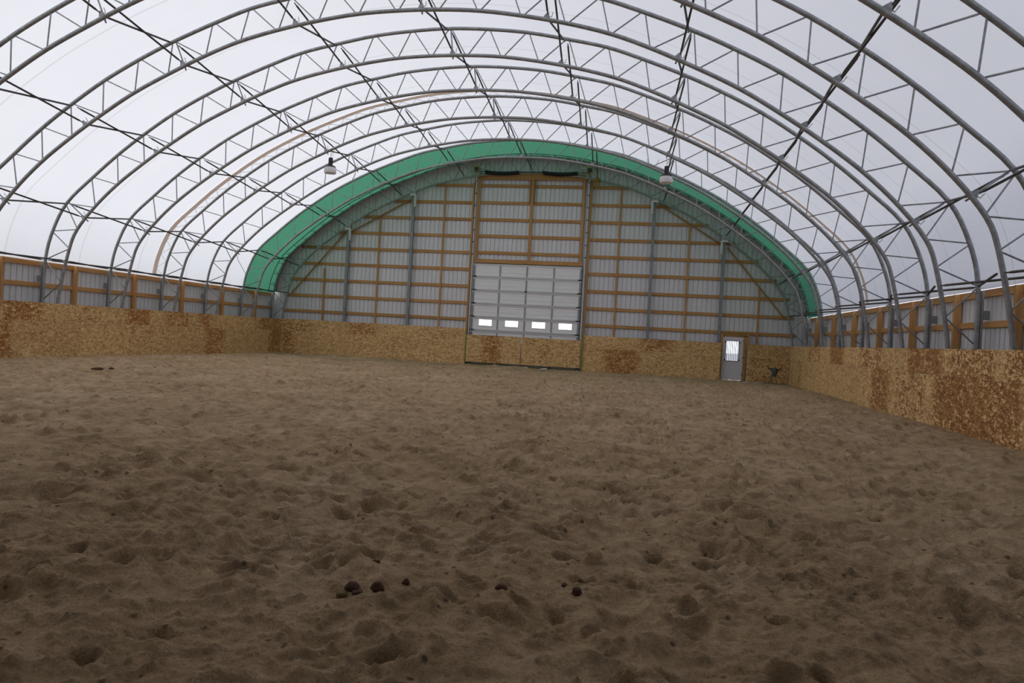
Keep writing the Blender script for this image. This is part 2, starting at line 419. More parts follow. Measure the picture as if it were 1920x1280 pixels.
def crater(cx, cy, r, asp, ang, dep, rim):
    R = r*2.6
    i0, i1 = np.searchsorted(xs, (cx-R, cx+R)); j0, j1 = np.searchsorted(ys, (cy-R, cy+R))
    if i1-i0 < 2 or j1-j0 < 2: return
    X = Xg[i0:i1, j0:j1]-cx; Y = Yg[i0:i1, j0:j1]-cy
    ca, sa = math.cos(ang), math.sin(ang)
    u = (X*ca+Y*sa)/r; v_ = (-X*sa+Y*ca)/(r*asp)
    q = np.sqrt(u*u+v_*v_)
    q = q*(1+.75*vnoise(Xg[i0:i1, j0:j1], Yg[i0:i1, j0:j1], 9, 8))
    bowl = -dep*np.clip(1-q**2.6, 0, 1)*(1+.45*u*np.exp(-q*q))
    ring = rim*np.exp(-((q-1.25)/.33)**2)*(1+.6*u/np.maximum(q, .3))
    H[i0:i1, j0:j1] += bowl+ring
nc = 9000
cxs = rng.uniform(-19.2, 6.5, nc); cys = 1.0+35*rng.random(nc)**.9
for k in range(nc):
    s = rng.random()
    crater(cxs[k], cys[k], .055+.115*s*s+.02*s, rng.uniform(.55, 1.0), rng.uniform(0, 6.28), (.022+.050*rng.random()**1.5)*(.7+.7*s), .006+.022*rng.random())
# small lumps thrown up beside the prints
nl = 9000
lx = rng.uniform(-6, 4, nl); ly = 1.5+11*rng.random(nl)**1.3
for k in range(nl):
    crater(lx[k], ly[k], rng.uniform(.012, .035), rng.uniform(.6, 1), rng.uniform(0, 6), -rng.uniform(.008, .022), 0)
edge = np.minimum.reduce([Xg+19.25, 6.55-Xg, 36.2-Yg]); edge = np.clip(edge, 0, 1)
H = H*(.35+.65*edge); H -= .012
def Hs(x, y):
    return float(H[min(np.searchsorted(xs, x), len(xs)-1), min(np.searchsorted(ys, y), len(ys)-1)])
nxg, nyg = H.shape
co = np.empty((nxg*nyg, 3)); co[:, 0] = Xg.ravel(); co[:, 1] = Yg.ravel(); co[:, 2] = H.ravel()
ii, jj = np.meshgrid(np.arange(nxg-1), np.arange(nyg-1), indexing='ij'); a0 = (ii*nyg+jj).ravel()
quads = np.stack([a0, a0+nyg, a0+nyg+1, a0+1], 1)
me = bpy.data.meshes.new('floor'); me.vertices.add(len(co)); me.vertices.foreach_set('co', co.ravel())
me.loops.add(quads.size); me.loops.foreach_set('vertex_index', quads.ravel().astype(np.int32))
me.polygons.add(len(quads)); me.polygons.foreach_set('loop_start', (np.arange(len(quads))*4).astype(np.int32))
me.polygons.foreach_set('use_smooth', np.ones(len(quads), bool)); me.update(calc_edges=True); me.materials.append(M['sand'])
struct(put('floor', me))
# packed ground strip under the legs, behind the kick walls
for i, (x0, x1) in enumerate(((XC-13.86, -19.3), (6.62, XC+13.86))):
    mb = MB(); mb.box(x0, x1, REAR, WALL_Y, -.12, -.02); struct(mb.build('trim_%d' % (i+1), 'sand'))
mb = MB(); mb.box(-19.3, 6.62, 36.8, WALL_Y+.3, -.12, -.05); struct(mb.build('trim_3', 'sand'))

# ------------------------------------------------------------------ arch trusses
R_CH, R_WEB, R_BR = .052, .0185, .027
def both(P): return [(-x, z) for x, z in P if x > 1e-6], P
meshes = {}
meshes['outer'] = MB().tube([(x, 0, z) for x, z in OUT_FULL], R_CH, 10).mesh('outer_chord', 'steel')
meshes['inner'] = MB().tube([(x, 0, z) for x, z in IN_FULL], R_CH, 10).mesh('inner_chord', 'steel')
webs = []
for s in (-1, 1):
    for i in range(len(BOTS)):
        t0, t1, bt = TOPS[i], TOPS[i+1], BOTS[i]
        for tp_, e in ((t0, -1), (t1, 1)):
            # feet sit slightly apart along the chord
            a = Vector((s*(tp_[0]-e*.05), 0, tp_[1]-.02)); b_ = Vector((s*(bt[0]+e*.045), 0, bt[1]+.02))
            webs.append((a, b_))
# across the ridge the lowest pair meets on the inner chord either side
web_meshes = []
for a, b_ in webs:
    d = (b_-a); p = [a, a+d*.06, a+d*.94, b_]
    web_meshes.append(MB().tube(p, [R_WEB*.75, R_WEB, R_WEB, R_WEB*.75], 6).mesh('web_bar', 'steel'))
brk = MB().box(-13.71, -13.66, -.02, .02, 0, 3.12).mesh('support_post', 'post')
brk2 = MB().box(13.66, 13.71, -.02, .02, 0, 3.12).mesh('support_post', 'post')
plt = MB().box(-13.84, -13.71, -.03, -.005, 2.46, 2.67).mesh('bracket_plate', 'post')
plt2 = MB().box(13.71, 13.84, -.03, -.005, 2.46, 2.67).mesh('bracket_plate', 'post')
# node brackets where the brace runs meet the truss
NODES_O = {1: (-13.57, 3.26), 2: (-12.84, 5.14), 3: (-10.09, 7.42), 4: (-6.96, 9.13), 5: (-3.545, 10.22), 6: (0, 10.61)}
NODES_I = {1: (-12.74, 3.14), 2: (-12.16, 4.60), 3: (-9.62, 6.79), 4: (-6.65, 8.44), 5: (-3.38, 9.485), 6: (.1, 9.82)}
for k in range(7, 12):
    NODES_O[k] = (-NODES_O[12-k][0], NODES_O[12-k][1]); NODES_I[k] = (-NODES_I[12-k][0], NODES_I[12-k][1])
gus = {}; pins = {}
for k in range(1, 12):
    x, z = NODES_I[k]; mb = MB()
    nx = 0 if k == 6 else x/13.6; n_ = Vector((nx, 0, 1 if 1 < k < 11 else .05)).normalized(); tg = Vector((n_.z, 0, -n_.x))
    c0 = Vector((x, 0, z)) + n_*.10
    pts = [c0+tg*.09-n_*.07, c0-tg*.09-n_*.07, c0-tg*.02+n_*.08, c0+tg*.02+n_*.08]
    mb.poly_prism([(p.x, p.z) for p in pts], -.008, .008)
    pin = c0+tg*.12; pins[k] = MB().tube([pin-n_*.02-tg*.10, pin-n_*.02, pin+n_*.10], .010, 5).mesh('hook_pin', 'steel')
    gus[k] = mb.mesh('gusset_plate', 'steel')
hang = {}
for k in (2, 4, 6, 8, 10):
    a = Vector((NODES_O[k][0], .07, NODES_O[k][1])); b_ = Vector((NODES_I[k][0], .07, NODES_I[k][1]))
    b_ = b_ + (b_-a).normalized()*.10
    hang[k] = MB().tube([a, b_], .022, 4).mesh('hanger_bar', 'steel')
W8 = ['against the far end wall, in front of grey sheeting', 'carrying the near edge of the green band',
      'just nearer than the truss at the green band edge', 'with the laced beige strap beside its upper tube',
      'fourth forward from the end wall truss', 'fifth forward from the end wall truss, left leg near left edge',
      'sixth forward from the end wall truss', 'seventh forward from the end wall truss, right leg near right edge',
      'eighth forward from the end wall truss', 'ninth forward from the end wall, the nearest one']
for k in range(10):
    r = thing('arch_truss', 'steel arch truss ' + W8[k], 'truss', (XC, TY(k), 0), 'arched roof trusses')
    put('outer_chord', meshes['outer'], r); put('inner_chord', meshes['inner'], r)
    for wm in web_meshes: put('web_bar', wm, r)
    for q in (brk, brk2): put('support_post', q, r)
    for q in (plt, plt2): put('bracket_plate', q, r)
    for n_ in range(2, 11): put('hook_pin', pins[n_], put('gusset_plate', gus[n_], r))
    for n_ in hang: put('hanger_bar', hang[n_], r)

# ------------------------------------------------------------------ brace runs between trusses
RUN = ['eave height above the left kick wall', 'the left shoulder of the arches',
       'the left slope, next above the left shoulder run', 'the upper left slope, above the left lamp',
       'the roof top just left of the ridge', 'the ridge of the roof',
       'the roof top just right of the ridge', 'the upper right slope, above the right lamp',
       'the right slope, next above the right shoulder run', 'the right shoulder of the arches',
       'eave height above the right kick wall']
for k in range(1, 12):
    r = thing('brace_run', 'run of crossed dark tubes along ' + RUN[k-1], 'roof brace', (XC, T0Y, 0), 'brace runs along the roof')
    ox, oz = NODES_O[k]; ix, iz = NODES_I[k]
    sg = 1 if k > 6 else -1
    if 1 < k < 11:
        v_ = Vector((ix-ox, 0, iz-oz)).normalized(); A = Vector((ox, 0, oz))+v_*.10; B = Vector((ix, 0, iz))-v_*.09
    else: A = Vector((ox, 0, oz-.06)); B = Vector((ix, 0, iz+.05))
    p1 = MB(); p2 = MB()
    e = .08
    def bar(P, Q, dx):
        P = P+Vector((dx, 0, 0)); Q = Q+Vector((dx, 0, 0)); d = Q-P
        return MB().tube([P, P+d*.03, P+d*.05, Q-d*.05, Q-d*.03, Q], [.014, .016, R_BR, R_BR, .016, .014], 7).mesh('brace_tube', 'dark_steel')
    m1 = bar(A+Vector((0, -e, 0)), B+Vector((0, -BAY+e, 0)), -.03); m2 = bar(B+Vector((0, -e, 0)), A+Vector((0, -BAY+e, 0)), .03)
    for j in range(9):
        for mm in (m1, m2): put('brace_tube', mm, r, (0, -BAY*j, 0))

# ------------------------------------------------------------------ laced strap
SY = 26.75
P = [p for p in offset_curve(OUT_FULL, .02) if p[1] > 3.16]
mb = MB(); n = len(P)
Pi = offset_curve(P, -.006)
for (x, z), (xi, zi) in zip(P, Pi): mb.v += [(XC+x, SY-.12, z), (XC+x, SY+.12, z), (XC+xi, SY+.12, zi), (XC+xi, SY-.12, zi)]
for i in range(n-1):
    for k in range(4): mb.f.append((4*i+k, 4*i+(k+1) % 4, 4*i+4+(k+1) % 4, 4*i+4+k)); mb.sm.append(False)
r = thing('lacing_strap', 'wide beige webbing strap under the white roof, laced to an arch truss with white rope', 'strap', (0, 0, 0))
mb.build('strap', 'webbing', r)
fine = spline(P, 3); L = 0; zz = []
acc = [0]
for a, b_ in zip(fine, fine[1:]): acc.append(acc[-1]+math.dist(a, b_))
fx = np.interp(np.arange(0, acc[-1], .30), acc, [p[0] for p in fine]); fz = np.interp(np.arange(0, acc[-1], .30), acc, [p[1] for p in fine])
mb = MB()
pts = [(XC+x, SY+.06 if i % 2 else TY(3)-.05, z-.03) for i, (x, z) in enumerate(zip(fx, fz))]
for a, b_ in zip(pts, pts[1:]): mb.tube([a, b_], .007, 4, False)
mb.build('rope', 'rope', r)

# black lacing cords of the green band along the last truss
P = [p for p in offset_curve(OUT_FULL, .0) if p[1] > 3.2]
acc = [0]
for a, b_ in zip(P, P[1:]): acc.append(acc[-1]+math.dist(a, b_))
S_ = np.arange(.3, acc[-1], .62)
for x, z, x2, z2 in zip(np.interp(S_, acc, [p[0] for p in P]), np.interp(S_, acc, [p[1] for p in P]), np.interp(S_+.1, acc, [p[0] for p in P]), np.interp(S_+.1, acc, [p[1] for p in P])):
    mb = MB(); mb.tube([(XC+x, T0Y-.50, z+.02), (XC+x, T0Y-.02, z-.03), (XC+x2+(x2-x)*.6, T0Y-.36, z2+.02)], .014, 4)
    mb.build('lacing_cord', 'black', g)
# tube that stretches the edge of the green fabric
mb = MB().tube([(XC+x, T0Y-.62, z) for x, z in offset_curve(P, -.02)], .022, 6)
mb.build('edge_tube', 'post', g)
# flashing arch closing roof to end wall
mb = MB(); P = [p for p in offset_curve(OUT_FULL, .07) if p[1] > 3.12]
for x, z in P: mb.v += [(XC+x, T0Y+.0, z), (XC+x, WALL_Y+.06, z)]
for i in range(len(P)-1): mb.f.append((2*i, 2*i+2, 2*i+3, 2*i+1)); mb.sm.append(True)
struct(mb.build('trim_4', 'post'))

# ------------------------------------------------------------------ end wall timber
GZS = [2.28, 3.12, 3.98, 4.85, 5.71, 6.56, 7.42, 8.28, 9.16]
def half_w(z, inset=0):   # half width of the arch inside at height z, measured on the inner chord
    P = [p for p in IN_FULL if p[0] >= 0]
    P = sorted(P, key=lambda p: p[1]); return float(np.interp(z, [p[1] for p in P], [p[0] for p in P]))-inset
GYF = WALL_Y-.06
def girt(x0, x1, z, lab):
    o = board('wall_girt', (x0, GYF, z), (x1, GYF, z), .15, .05)
    return tag(o, lab, 'timber girt', 'girts of the far end wall')
for i, z in enumerate(GZS):
    hw = half_w(z)+.25
    n_ = ORD[i]
    lx0 = XC-hw
    if i >= 4: lx0 -= .0
    if lx0 < -9.3: girt(lx0, -9.20, z, 'timber girt left of the garage door, %s one above the kick wall' % n_)
    rx = XC+hw
    girt(-3.22, rx, z, 'timber girt right of the garage door, %s one above the kick wall' % n_) if (i != 0) else (
        girt(-3.22, 4.62, z, 'lowest timber girt right of the garage door, ending above the small door'),
        girt(4.70, rx, z, 'short horizontal timber girt between the small door and the right corner, lowest one'))
for i, z in enumerate((5.74, 6.59, 7.43, 8.30, 9.17)):
    girt(-8.90, -6.30, z, 'timber girt above the garage door, left of the middle post, %s one up' % ORD[i])
    girt(-6.10, -3.52, z, 'timber girt above the garage door, right of the middle post, %s one up' % ORD[i])
o = board('timber_offcut', (-18.6, GYF, 5.72), (-17.75, GYF, 5.72), .15, .05, 'wood_dark'); tag(o, 'short loose timber block high on the left end wall outside the arch curve', 'timber')
SF = GYF-.05
for x, zt, lab in ((-17.2, 4.62, 'vertical timber stud nearest the left corner of the end wall'), (-14.22, 7.42, 'vertical timber stud between the two left steel posts'),
                   (-10.75, 9.16, 'vertical timber stud just left of the garage door'), (-1.72, 9.05, 'vertical timber stud just right of the garage door'),
                   (1.68, 7.40, 'vertical timber stud between the two right steel posts'), (5.1, 4.52, 'vertical timber stud right of the small door')):
    tag(board('wall_stud', (x, SF, 0), (x, SF, zt), .085, .06), lab, 'timber stud', 'studs of the far end wall')
for a, b_, lab in (((-19.0, 3.2), (-16.02, 6.62), 'sloping timber brace from the left corner up to the first steel post'),
                   ((-15.78, 6.58), (-12.5, 8.40), 'sloping timber brace up to the second steel post on the left'),
                   ((.12, 8.40), (3.2, 6.50), 'sloping timber brace between the tops of the two right steel posts'),
                   ((3.50, 6.36), (6.32, 3.05), 'sloping timber brace from the last steel post down to the right corner')):
    tag(board('wall_brace', (a[0], SF-.06, a[1]), (b_[0], SF-.06, b_[1]), .075, .045, 'wood_dark'), lab, 'timber brace', 'sloping braces of the end wall')
for x, lab in ((-15.9, 'left outer'), (-12.4, 'left inner'), (-.06, 'right inner'), (3.33, 'right outer')):
    zt = float(np.interp(abs(x-XC), [p[0] for p in IN_FULL if p[0] >= 0 and p[1] > 3], [p[1] for p in IN_FULL if p[0] >= 0 and p[1] > 3]))
    r = thing('steel_post', '%s grey steel post of the far end wall, bolted under the last arch truss' % lab, 'steel post', (x, T0Y+.14, 0), 'steel posts of the end wall')
    MB().box(-.075, .075, -.075, .075, -.05, zt-.14).build('column', 'post', r)
    sg = 1 if x < XC else -1
    mb = MB(); mb.box(sg*.085-.06+sg*.03, sg*.085+.06+sg*.03, -.12, -.09, zt-.72, zt+.02); mb.box(-.14, .16, -.20, -.17, zt-.16, zt+.10)
    bk = mb.build('bracket', 'bright', r); bk['label'] = 'bright galvanised bracket plate'
    MB().tube([(sg*.115, -.16, zt-.72), (sg*.115, -.16, zt+.06)], .028, 6).build('bracket_tube', 'bright', bk)
    MB().box(-.20, .20, -.24, -.08, zt-.07, zt+.07).build('clamp', 'steel', r)

# ------------------------------------------------------------------ garage door
GY = T0Y+.22
gd = thing('garage_door', 'tall grey sectional garage door with four small windows in the far end wall', 'garage door', (-6.23, GY, 0))
SEC = .683; GW0, GW1 = -9.0+6.23, -3.46+6.23
ztop = 5.16
nsec = 8
WIN_ROW = 4
for i in range(nsec):
    z1 = ztop-SEC*i; z0 = max(z1-SEC, -.06)
    if z1 <= .05: break
    sec = None
    mb = MB()
    mull = [GW0+.05, GW0+1.385, GW0+2.77, GW0+4.155, GW1-.05]
    if i == WIN_ROW:
        wz0, wz1 = 2.0, 2.30
        wins = [(-8.59+6.23, -7.92+6.23), (-7.22+6.23, -6.55+6.23), (-5.83+6.23, -5.16+6.23), (-4.47+6.23, -3.81+6.23)]
        mb.box(GW0, GW1, 0, .05, z0, wz0); mb.box(GW0, GW1, 0, .05, wz1, z1)
        e = [GW0]+[q for w_ in wins for q in w_]+[GW1]
        for a, b_ in zip(e[::2], e[1::2]): mb.box(a, b_, 0, .05, wz0, wz1)
    else:
        h = (z1-z0)/3
        for k in range(3):     # pressed ribs
            mb.box(GW0, GW1, 0, .05, z0+h*k+(.012 if k else 0), z0+h*(k+1)-(.012 if k < 2 else 0)); mb.box(GW0+.01, GW1-.01, .015, .045, z0+h*k-.012 if k else z0, z0+h*k+.012)
    sec = mb.build('door_section', 'door_skin', gd)
    if i == WIN_ROW:
        for a, b_ in wins:
            fr = MB()
            fr.box(a-.03, b_+.03, -.015, .0, wz1, wz1+.03); fr.box(a-.03, b_+.03, -.015, .0, wz0-.03, wz0)
            fr.box(a-.03, a, -.015, .0, wz0, wz1); fr.box(b_, b_+.03, -.015, .0, wz0, wz1)
            fr.build('window_frame', 'door_skin', sec)
            MB().box(a, b_, .02, .026, wz0, wz1).build('window_pane', 'glass', sec)
    mb = MB()
    for q in (z1-.085, z0+.005): mb.box(GW0+.0, GW1, -.035, 0, q, q+.045)
    mb.build('rail', 'bright', sec)
    mb = MB()
    mb.box(GW0+.0, GW1, -.045, -.036, z1-.04, z1-.022); mb.box(GW0, GW1, -.045, -.036, z0+.042, z0+.056)
    for x in mull: mb.box(x-.035, x+.035, -.03, 0, z0+.05, z1-.08)
    mb.build('stile', 'door_steel', sec)
    mb = MB()
    for x in (GW0+.06, GW1-.06): mb.box(x-.06, x+.06, -.06, -.03, z0+.0, z0+.05); mb.tube([(x-.12, -.07, z0+.03), (x+.12, -.07, z0+.03)], .016, 6)
    mb.build('hinge', 'black', sec)
mb = MB(); mb.tube([(0, -.08, 3.80), (0, -.03, 3.80)], .05, 10); mb.build('lock', 'black', gd)
for sg, x in ((-1, -9.08+6.23), (1, -3.32+6.23)):
    mb = MB()
    mb.box(x-.035, x+.035, -.16, -.14, .02, 9.62); mb.box(x-.035, x-.02, -.16, -.08, .02, 9.62); mb.box(x+.02, x+.035, -.16, -.08, .02, 9.62)
    tr = mb.build('vertical_track', 'bright', gd); tr['label'] = 'bright galvanised door track'
    mb = MB(); z = 5.6
    while z < 9.6: mb.box(x-.06, x+.06, -.185, -.162, z, z+.035); z += .62
    mb.build('track_bracket', 'black', tr)
    mb = MB(); mb.box(x-sg*.10-.04, x-sg*.10+.04, -.26, -.22, 9.55, 10.2); mb.box(x-.16, x+.16, -.24, -.22, 9.80, 10.12)
    mb.build('bearing_plate', 'cord', gd)
    mb = MB(); mb.tube([(x-.10, -.30, 9.95), (x+.10, -.30, 9.95)], .085, 14); mb.build('cable_drum', 'dark_steel', gd)
    mb = MB(); mb.box(x-sg*.30-.10, x-sg*.30+.10, -.42, -.32, 10.0, 10.03); mb.build('shaft_bracket', 'bright', gd)
MB().tube([(GW0-.2, -.30, 9.80), (GW1+.2, -.30, 9.80)], .018, 8).build('spring_shaft', 'dark_steel', gd)
for xa, xb in ((-8.62+6.23, -6.86+6.23), (-5.66+6.23, -3.90+6.23)):
    mb = MB(); n = 34*10; pts = []
    for i in range(n+1):
        a = i/10*2*math.pi; u = i/n; sag = -.07*math.sin(math.pi*u)
        pts.append((xa+(xb-xa)*u, -.30+.085*math.cos(a), 9.78+sag+.085*math.sin(a)))
    mb.tube(pts, .024, 5); sp_o = mb.build('torsion_spring', 'black', gd); sp_o['label'] = 'black coiled torsion spring'
mb = MB(); mb.tube([(x_, -.30, z_) for x_, z_ in ((-2.94+6.23, 9.3), (-2.97+6.23, 6), (-3.0+6.23, 1.2))], .011, 5)
mb.tube([(-2.90+6.23, -.30, 9.3), (-2.93+6.23, -.30, 1.2)], .008, 5)
mb.build('pull_cord', 'cord', gd)
mb = MB(); mb.box(-3.02+6.23, -2.80+6.23, -.34, -.24, 9.10, 9.55); mb.tube([(-3.1+6.23, -.29, 9.45), (-2.78+6.23, -.29, 9.45)], .10, 12)
mb.build('hoist', 'wood_dark', gd)
mb = MB()
mb.box(GW0-.02, GW0+.06, .05, .15, -.05, 5.2); mb.box(GW1-.06, GW1+.02, .05, .15, -.05, 5.2); mb.box(GW0, GW1, .05, .15, 5.08, 5.2)
mb.build('weather_seal', 'dark_steel', gd)
# timber around it
tag(board('timber_header', (-9.05, GYF-.09, 9.62), (-3.42, GYF-.09, 9.62), .30, .05), 'deep timber header board at the very top under the black springs', 'timber header')
tag(board('timber_lintel', (-9.0, GYF-.06, 5.30), (-3.46, GYF-.06, 5.30), .20, .06), 'timber lintel directly on top of the garage door', 'timber lintel')
tag(board('timber_jamb', (-8.93, SF-.02, 5.40), (-8.93, SF-.02, 9.5), .13, .06), 'upper timber jamb above the garage door, left edge', 'timber jamb')
tag(board('timber_jamb', (-3.56, SF-.02, 5.40), (-3.56, SF-.02, 9.5), .13, .06), 'upper timber jamb above the garage door, right edge', 'timber jamb')
tag(board('timber_jamb', (-9.22, SF-.02, 0), (-9.22, SF-.02, 9.3), .10, .08), 'tall timber jamb from floor to roof left of the garage door', 'timber jamb')
tag(board('timber_jamb', (-3.19, SF-.02, 0), (-3.19, SF-.02, 9.5), .10, .08), 'tall timber jamb from floor to roof right of the garage door', 'timber jamb')
r = thing('middle_post', 'timber post standing above the middle of the garage door up to the header', 'timber post', (-6.18, SF-.03, 5.4))
board('post', (0, 0, 0), (0, 0, 4.1), .15, .06, parent=r).matrix_parent_inverse = Matrix()
for s in (-1, 1):
    q = board('cleat', (s*.11, -.03, 2.9), (s*.11, -.03, 4.1), .05, .09, 'wood_dark', parent=r)
# steel channel under the last truss behind header
# ------------------------------------------------------------------ small door
DY = T0Y+.02
DCX = 3.99
dd = thing('entry_door', 'grey panelled entry door with a barred window in the far right of the end wall', 'door', (DCX, DY, 0))
hw = .475
mb = MB()
wx0, wx1, wz0, wz1 = -.30, .26, .93, 1.87
mb.box(-hw, hw, 0, .045, .02, wz0); mb.box(-hw, hw, 0, .045, wz1, 2.08); mb.box(-hw, wx0, 0, .045, wz0, wz1); mb.box(wx1, hw, 0, .045, wz0, wz1)
mb.build('door_leaf', 'pdoor', dd)
mb = MB()
for a, b_ in ((-.34, -.03), (.03, .34)):
    for q in ((a, b_, .16, .19), (a, b_, .74, .77), (a, a+.03, .19, .74), (b_-.03, b_, .19, .74)): mb.box(q[0], q[1], -.012, 0, q[2], q[3])
    mb.box(a+.07, b_-.07, -.008, 0, .25, .68)
mb.build('panel_moulding', 'pdoor', dd)
mb = MB(); e = .025
mb.box(wx0-e, wx1+e, -.015, 0, wz1, wz1+e); mb.box(wx0-e, wx1+e, -.015, 0, wz0-e, wz0); mb.box(wx0-e, wx0, -.015, 0, wz0, wz1); mb.box(wx1, wx1+e, -.015, 0, wz0, wz1)
for x in (wx0-.045, wx1+.045):
    for z in (wz0+.05, wz1-.05): mb.box(x-.03, x+.03, -.02, 0, z-.03, z+.03)
fr = mb.build('window_frame', 'black', dd)
MB().box(wx0, wx1, .02, .026, wz0, wz1).build('window_pane', 'glass', fr)
mb = MB()
for k in range(7):
    x = wx0+(k+.5)*(wx1-wx0)/7; mb.box(x-.014, x+.014, -.012, -.002, wz0, wz1)
mb.build('window_bars', 'post', fr)
mb = MB(); mb.tube([(-.40, -.07, .89), (-.40, 0, .89)], [.034, .018], 10); mb.tube([(-.40, -.095, .89), (-.40, -.055, .89)], .03, 10)
mb.build('door_knob', 'brass', dd)
mb = MB()
for z in (.25, 1.05, 1.85): mb.box(.455, .49, -.01, .03, z, z+.10)
mb.build('hinge', 'dark_steel', dd)
# frame round the small door
r = thing('door_frame', 'orange timber frame around the small entry door', 'door frame', (DCX, DY, 0))
mb = MB(); mb.box(-.575, -.49, -.06, .32, 0, 2.22); mb.build('left_jamb', 'wood', r)
mb = MB(); mb.box(.49, .62, -.02, .32, 0, 2.14); mb.build('right_jamb', 'wood', r)
mb = MB(); mb.box(-.49, .49, .05, .32, -.05, .0); mb.box(-.49, -.43, .05, .32, 0, 2.12); mb.box(.43, .49, .05, .32, 0, 2.12); mb.box(-.43, .43, .05, .32, 2.0, 2.12); mb.build('door_stop', 'pdoor', r)
mb = MB(); mb.box(-.57, .62, -.02, .32, 2.09, 2.30); mb.build('head', 'wood_dark', r)
tag(board('short_stud', (4.66, DY+.02, 1.6), (4.66, DY+.02, 2.36), .15, .05), 'short timber stud rising at the upper right of the small door', 'timber stud')

# ------------------------------------------------------------------ side wall timber
for s, nm, xw in ((-1, 'left', XC-13.86), (1, 'right', XC+13.86)):
    xi = xw - s*.045
    for z, w_, lab in ((3.07, .17, 'top'), (2.36, .145, 'middle')):
        tag(board('side_girt', (xi, REAR+.05, z), (xi, WALL_Y-.1, z), w_, .05), 'long horizontal orange timber girt of the %s side wall, %s one' % (nm, lab), 'timber girt', 'girts of the side walls')
    for k in range(0, 9):
        y = TY(k)-BAY*.5 if k else TY(0)-BAY*.52
        if k == 8 and s < 0: continue
        tag(board('side_post', (xw-s*.115, y, 0), (xw-s*.115, y, 3.13), .17, .09), 'orange timber post of the %s side wall, %s from the far corner' % (nm, ORD[k]), 'timber post', 'timber posts of the side walls')

# ------------------------------------------------------------------ oriented strand board kick walls
SHL = 2.438
def sheet(o_, along, L, z0, z1, lab, st, tone):
    """o_ start point; along unit vector; board thickness goes behind."""
    bm = MB().box(.0015, L-.0015, 0, .018, z0, z1)
    o = bm.build('strand_board', 'osb')
    a = Vector(along); n_ = Vector((-a.y, a.x, 0))
    o.matrix_world = Matrix(((a.x, n_.x, 0, o_[0]), (a.y, n_.y, 0, o_[1]), (0, 0, 1, 0), (0, 0, 0, 1)))
    tag(o, lab, 'wood panel', 'strand boards of the kick wall')
    o['st_c'], o['st_w'], o['st_s'] = [float(q) for q in st]; o['tone'] = float(tone)
    return o
ZS, ZT = 1.16, 1.765
def stain_for(a0, a1, lst):
    best = (0.0, .1, 0.0); bo = 0
    for s0, s1, st in lst:
        ov = min(a1, s1)-max(a0, s0)
        if ov > bo: bo = ov; c0, c1 = max(a0-.3, s0), min(a1+.3, s1); best = ((c0+c1)/2-a0, (c1-c0)/2, st)
    return best
EY = 36.13
def run(side, x, sgn, y_start_low, y_start_up, st_low, st_up):
    for row, y0s, lst, z0, z1 in (('lower', y_start_low, st_low, -.15, ZS-.002), ('upper', y_start_up, st_up, ZS+.002, ZT)):
        edges = [y0s - SHL*k for k in range(20)]
        edges = [EY]+[e for e in edges if 2.0 < e < EY-.05]
        for k, (yb, ya) in enumerate(zip(edges, edges[1:])):
            c0, w_, st = stain_for(ya, yb, lst); L = yb-ya
            rr_ = random.Random(hash((side, row, k)) & 0 + k*7+len(row)+(3 if side == 'left' else 0))
            tone = rr_.uniform(.93, 1.05)*(.97 if side == 'left' else 1.13)
            words = 'stained dark red' if st > .65 else ('blotched red' if st > .3 else 'plain tan')
            lab = '%s row strand board of %s kick wall, %s, %s from far corner' % (row, side, words, ORD[k])
            if sgn > 0:      # left wall: faces +x ; board thickness to -x
                sheet((x, ya), (0, 1, 0), L, z0, z1, lab, (c0, w_, st), tone)
            else:
                sheet((x, yb), (0, -1, 0), L, z0, z1, lab, (L-c0, w_, st), tone)
LX, RX = -19.25, 6.55
run('left', LX, 1, 34.36, 35.5,
    [(17.2, 19.45, .85), (29.4, 31.0, .8), (24.4, 26.6, .25), (34.9, 36.2, .9)],
    [(18.9, 20.6, .75), (24.3, 26.0, .85), (26.6, 28.3, .7), (28.8, 29.9, .75), (33.9, 36.1, .8), (21.5, 23.0, .35)])
run('right', RX, -1, 33.65, 35.0,
    [(33.3, 34.2, .6), (21.6, 23.4, .85), (18.9, 21.2, .5), (14.3, 18.6, .85), (9.0, 14.0, .5)],
    [(29.9, 32.4, .65), (26.6, 28.5, 1.0), (22.4, 24.8, .6), (18.0, 20.5, .9), (15.4, 17.8, .6), (9.5, 15.2, .7)])
def end_run(tagname, x0, x1, es_low, es_up, st_low, st_up, z_up=ZT):
    for row, es, lst, z0, z1 in (('lower', es_low, st_low, -.15, ZS-.002), ('upper', es_up, st_up, ZS+.002, z_up)):
        e = [x0]+es+[x1]
        for k, (a, b_) in enumerate(zip(e, e[1:])):
            c0, w_, st = stain_for(a, b_, lst)
            words = 'stained dark red' if st > .65 else ('blotched red' if st > .3 else 'plain tan')
            sheet((a, EY), (1, 0, 0), b_-a, z0, z1, '%s strand board, end wall %s, %s, %s from left' % (row, tagname, words, ORD[k]), (c0, w_, st), random.uniform(.97, 1.05)*(.84 if x0 > 4 else 1))
end_run('left of the garage door', LX+.02, -9.12, [-17.9, -15.46, -13.02, -10.6], [-16.2, -13.75, -11.3],
        [(-19.2, -18.3, .7), (-13.5, -12.6, .3)], [(-19.2, -17.4, .6), (-17.3, -15.9, .5), (-15.6, -13.8, .6), (-11.2, -10.0, .4)], 1.80)
end_run('right of the garage door', -3.17, 3.40, [-2.05, .39, 2.83], [-.53, 2.1],
        [(-2.1, -.35, .9), (-.3, .5, .4)], [(-.55, 1.3, .7), (2.2, 3.3, .25)])
end_run('right of the small door', 4.60, RX-.02, [5.9], [5.4], [(4.6, 5.8, .5), (6.0, 6.5, .7)], [(5.6, 6.5, .4)])
